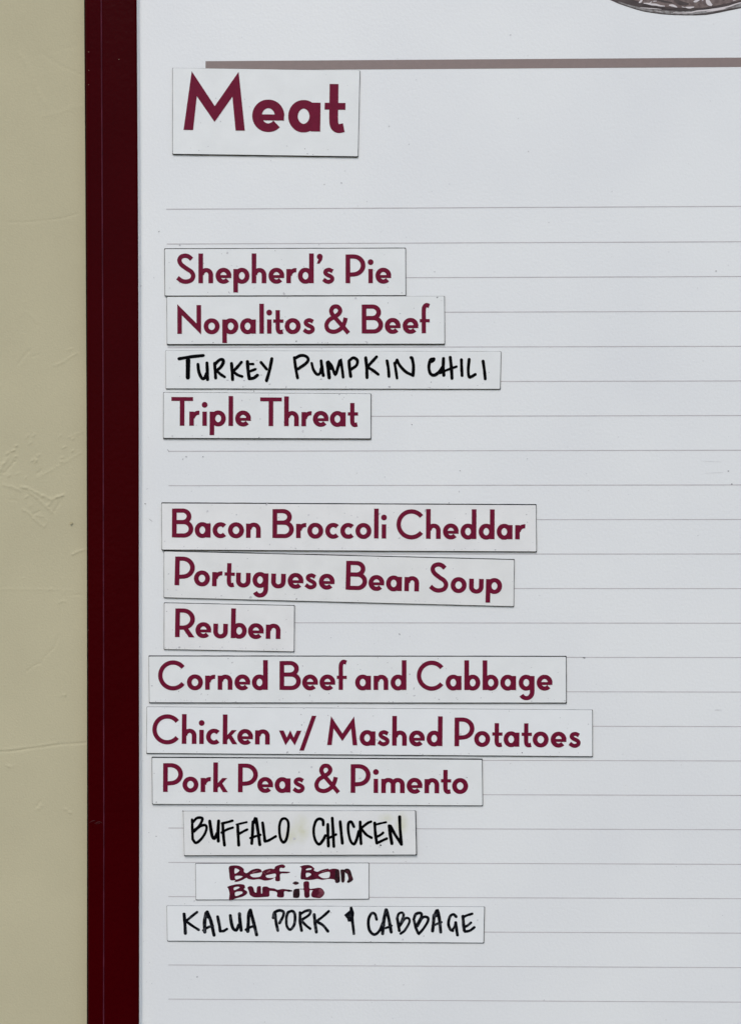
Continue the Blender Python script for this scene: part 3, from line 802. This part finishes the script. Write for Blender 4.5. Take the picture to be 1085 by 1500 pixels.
# Beef Bean Burrito
r, d = magnet('smallest white magnet, hand-lettered in maroon marker Beef Bean Burrito in two lines', [(286.8, 1265.2), (539.8, 1264.4), (539.8, 1316.6), (287.4, 1317.8)], (0.7, 0.7, 0.8, 0.5), F3, G, 2, 15, thick=1.4)
def traced(outs, holes, mat, off, label, x0=325, y0=1255, k=4.932):
    cv = lambda q: [(x0 + a / k, -(y0 + b / k)) for a, b in q]
    sm = lambda q: catmull(cv(q), True, 3)
    vs, fs = union2d([sm(q) for q in outs], holes=[sm(q) for q in holes])
    o = mesh('handwritten_word', [W(x, -y, d(x, -y) + off) for x, y in vs], fs, mat, r)
    o['label'] = label
    if mat is M['pale_ink']:
        o.name = 'marker_streaks'; o['kind'] = 'stuff'
traced([[(52, 72), (90, 62), (130, 67), (158, 88), (160, 108), (180, 118), (215, 95), (255, 85), (282, 92), (290, 108), (310, 95), (350, 85), (378, 88),
         (385, 72), (410, 60), (440, 55), (458, 68), (448, 82), (422, 80), (418, 104), (450, 106), (495, 110), (470, 120), (422, 124), (420, 172), (388, 174),
         (384, 150), (355, 166), (310, 172), (285, 165), (262, 162), (225, 166), (190, 160), (178, 152), (150, 167), (120, 178), (92, 182), (96, 170), (62, 168), (54, 120)]],
       [[(94, 84), (122, 93), (125, 104), (94, 122)], [(98, 139), (138, 138), (150, 145), (112, 163), (98, 160)], [(204, 130), (235, 121), (262, 117), (290, 112), (288, 126), (274, 144), (226, 148)],
        [(318, 136), (350, 127), (387, 122), (386, 148), (345, 153), (324, 149)]], M['maroon_ink'], 0, 'maroon handwritten word Beef')
traced([[(562, 72), (575, 66), (600, 60), (640, 62), (668, 85), (664, 98), (690, 108), (720, 95), (765, 85), (775, 92), (800, 86), (830, 88), (848, 100), (850, 150), (845, 180), (820, 186),
         (812, 165), (770, 160), (725, 167), (690, 160), (655, 166), (615, 168), (590, 164), (570, 160), (570, 120), (575, 82)]],
       [[(612, 86), (645, 82), (644, 92), (610, 97)], [(608, 118), (632, 116), (645, 130), (615, 148), (607, 140)], [(698, 130), (735, 115), (778, 110), (774, 150), (735, 155), (708, 144)]],
       M['maroon_ink'], 0, 'maroon handwritten letters Bea')
traced([[(222, 110), (255, 97), (262, 101), (228, 115)], [(322, 112), (345, 98), (352, 102), (330, 117)], [(297, 112), (303, 112), (322, 127), (318, 131)], [(722, 106), (752, 98), (754, 102), (726, 111)]], [], M['pale_ink'], 0.12, 'thin pale streaks where the marker ran dry')
traced([[(822, 96), (845, 100), (852, 150), (850, 182), (822, 188), (816, 150)], [(856, 98), (868, 92), (884, 96), (888, 130), (884, 181), (864, 182), (860, 140)],
        [(880, 98), (900, 85), (925, 95), (940, 138), (946, 168), (915, 188), (903, 180), (914, 160), (905, 125), (892, 116)]], [], M['dark_ink'], 0.15, 'darker last strokes of the handwritten word Bean')
traced([[(40, 218), (75, 205), (120, 197), (160, 202), (168, 222), (160, 235), (182, 250), (180, 268), (150, 288), (110, 298), (70, 312), (52, 311), (56, 270), (48, 232)],
        [(186, 222), (205, 212), (225, 220), (235, 252), (250, 258), (255, 218), (278, 212), (283, 225), (284, 262), (292, 262), (294, 220), (325, 215), (345, 225), (380, 229), (402, 238),
         (440, 232), (478, 238), (476, 250), (450, 251), (447, 290), (415, 294), (398, 285), (400, 262), (385, 250), (352, 246), (343, 252), (342, 285), (310, 290), (250, 294), (225, 290), (203, 275), (195, 248)],
        [(590, 184), (628, 180), (632, 228), (655, 230), (690, 225), (700, 232), (660, 242), (634, 244), (632, 290), (598, 292), (592, 240), (566, 236), (566, 230), (590, 229)],
        [(655, 245), (680, 226), (715, 226), (738, 250), (738, 272), (715, 296), (690, 298), (655, 292), (645, 275)]],
       [[(88, 222), (115, 216), (130, 222), (105, 236), (88, 240)], [(98, 256), (140, 250), (150, 262), (125, 277), (98, 283)]], M['maroon_ink'], 0, 'maroon handwritten word Burrito')
traced([[(520, 238), (555, 230), (561, 240), (558, 292), (522, 296), (514, 285)], [(512, 188), (530, 178), (552, 184), (555, 194), (535, 202), (515, 196)],
        [(474, 237), (490, 238), (512, 246), (490, 253), (474, 251)]], [], M['dark_ink'], 0.15, 'dark handwritten letter i of Burrito')
traced([[(690, 242), (715, 232), (733, 250), (733, 272), (715, 290), (697, 291), (686, 268)]], [], M['pink_ink'], 0.15, 'pale blotted side of the letter o')

# Kalua Pork & Cabbage
r, d = magnet('lowest white magnet, hand-lettered in black KALUA PORK & CABBAGE', [(244.8, 1326.8), (708.9, 1328.4), (707.7, 1380.9), (245.6, 1378.0)], (0.35, 0.9, 0.9, 0.4), F3, G, 5, 16, thick=1.6)
write_word(hw(255, 1320, (36, [(118, 150), (128, 260), (133, 375)]), (30, [(270, 128), (210, 175), (150, 225)]), (30, [(145, 238), (210, 285), (288, 335)]),
    (40, [(375, 140), (358, 240), (360, 360)]), (38, [(388, 128), (430, 230), (468, 398)]), (28, [(342, 342), (400, 305), (455, 290)]), (30, [(390, 130), (400, 190)]),
    (34, [(510, 182), (530, 280), (540, 350)]), (30, [(545, 352), (580, 348), (618, 326)]), (36, [(658, 168), (670, 250), (690, 318), (728, 338), (757, 280)]), (38, [(765, 148), (770, 230), (785, 340)]),
    (38, [(890, 105), (872, 160), (868, 250), (862, 352)]), (38, [(892, 105), (925, 230), (965, 393)]), (28, [(838, 335), (890, 305), (940, 290)])),
    M['grey_ink'], r, d, label='black handwritten word KALUA')
write_word(hw(380, 1320, (32, [(160, 195), (175, 135), (235, 108), (282, 128), (275, 180), (235, 255)]), (34, [(183, 150), (195, 250), (215, 343)]), (34, [(165, 165), (185, 200)]),
    (31, [(345, 125), (390, 118), (415, 165), (408, 270), (360, 333), (320, 290), (315, 200), (326, 150)], True),
    (34, [(475, 135), (475, 240), (492, 343)]), (30, [(480, 150), (540, 115), (595, 112), (580, 160), (500, 215)]), (30, [(490, 225), (540, 280), (592, 322)]),
    (36, [(640, 158), (650, 260), (665, 362)]), (30, [(810, 117), (740, 180), (668, 235)]), (32, [(672, 242), (740, 280), (800, 352)])), M['grey_ink'], r, d, label='black handwritten word PORK')
e = [(490 + a / Z, 1320 + c / Z) for a, c in ((178, 68), (205, 64), (215, 95), (230, 140), (222, 190), (242, 388), (212, 395), (190, 240), (155, 240), (145, 205), (110, 162), (175, 108))]
write_word(hw(490, 1320, (28, [(205, 230), (226, 382)])), M['grey_ink'], r, d, label='black handwritten ampersand', name='handwritten_word', extra=[e])
write_word(hw(490, 1320, (32, [(490, 213), (470, 150), (430, 145), (395, 220), (405, 335), (460, 390), (520, 350), (565, 250)]),
    (38, [(600, 103), (575, 220), (560, 380)]), (36, [(605, 103), (635, 220), (660, 362)]), (26, [(560, 322), (610, 310), (665, 287)]), (38, [(540, 335), (572, 280)]),
    (34, [(730, 200), (745, 280), (755, 345)]), (28, [(727, 208), (748, 148), (790, 135), (803, 175), (765, 275)]), (28, [(765, 285), (820, 205), (865, 203), (872, 248), (820, 340), (770, 380)]),)
    + hw(590, 1320, (32, [(130, 230), (150, 310), (175, 372)]), (32, [(125, 215), (150, 152), (205, 140), (215, 180), (165, 280)]), (30, [(170, 290), (230, 192), (285, 190), (292, 232), (240, 320), (185, 382)]),
    (36, [(362, 165), (355, 260), (345, 348)]), (36, [(370, 160), (400, 110), (425, 210), (440, 362)]), (26, [(345, 290), (400, 265), (450, 246)]), (30, [(380, 175), (405, 170)]),
    (32, [(620, 182), (590, 155), (550, 178), (530, 260), (550, 328), (582, 346)]), (26, [(572, 342), (600, 300), (613, 258)]), (34, [(615, 250), (625, 330), (636, 396)]),
    (36, [(700, 178), (706, 270), (716, 345)]), (28, [(702, 188), (750, 165), (808, 148)]), (28, [(725, 300), (760, 280), (793, 252)]), (30, [(722, 356), (780, 345), (832, 306)])),
    M['grey_ink'], r, d, label='black handwritten word CABBAGE')

# ------------------------------------------------------------------ flecks on the board
big = [(673.5, 689.5, 1.1, .7, .4), (585, 929, 1.6, .8, .9), (1066, 690, 1.3, 1, 0), (1071, 709, 1.2, .8, 0), (1048, 397, 1.1, 1, 0), (500, 268, 1.0, .8, .5), (475, 270, .8, .6, 0),
       (855, 963.5, 2.2, .9, .35), (273, 669, 1.3, .9, .2), (297.5, 669, 1.2, .9, -.4), (247, 660.5, 2.6, .35, 1.0), (246, 659, 1.4, .4, .8), (289, 1431, 1.1, .9, 0), (493, 640, .8, .6, 0), (603, 622, .9, .7, 0),
       (372, 573, 1.4, .5, 1.0), (368, 571, .8, .5, 0), (268, 1188, 1.2, 1.0, -.8), (229, 1225, .9, .7, 0), (213, 738, 1.2, .7, .3), (221, 762, 3.6, .3, .7), (345, 1118, 1, .7, 0), (233, 339, 1.5, .5, -.6)]
flecks('dust', big, 0.5, M['speck'], board)
flecks('dust', scatter(((206, 0), (1085, 0), (1085, 1500), (206, 1500)), 170, 21, 0, (0.3, 0.8)) + scatter(((206, 300), (620, 300), (620, 1500), (206, 1500)), 150, 22, 0, (0.3, 1.0))
       + [(1042, 676, 17, .16, .05), (1046, 692.5, 16, .16, -.04), (1051, 1040, 6, .4, 0), (216, 716, 2, .4, -.4)], 0.42, M['speck_pale'], board)

flecks('dirt_spot', [(104.6, 766, 2.6, 1.7, -.6), (96, 1018, .8, .5, 0), (13.5, 20.5, .6, .5, 0)], -12.6, M['wall_spot'], bpy.data.objects['stucco_wall'])
# paint chips and a scuff on the frame
flecks('paint_chips', [(130.2, 76, .9, .6, 0), (130.4, 103, .7, .5, 0), (130.2, 124, .8, .4, 0), (174.5, 87, .8, .7, 0), (129.6, 923, .6, .5, 0)], 11.4, M['chip'], fr)
sc = []
for pts in ([(131, 1205), (136, 1202.5), (140, 1202)], [(139, 1206.5), (144, 1204), (150, 1204.5)], [(146, 1203), (151, 1206)], [(141, 1207), (147, 1206)]):
    sc += strip(catmull(pts, n=3), 1.0)
vs, fs = union2d(sc)
o = mesh('scuff_mark', [W(x, -y, 9.6) for x, y in vs], fs, M['scuff'], fr); o['kind'] = 'stuff'
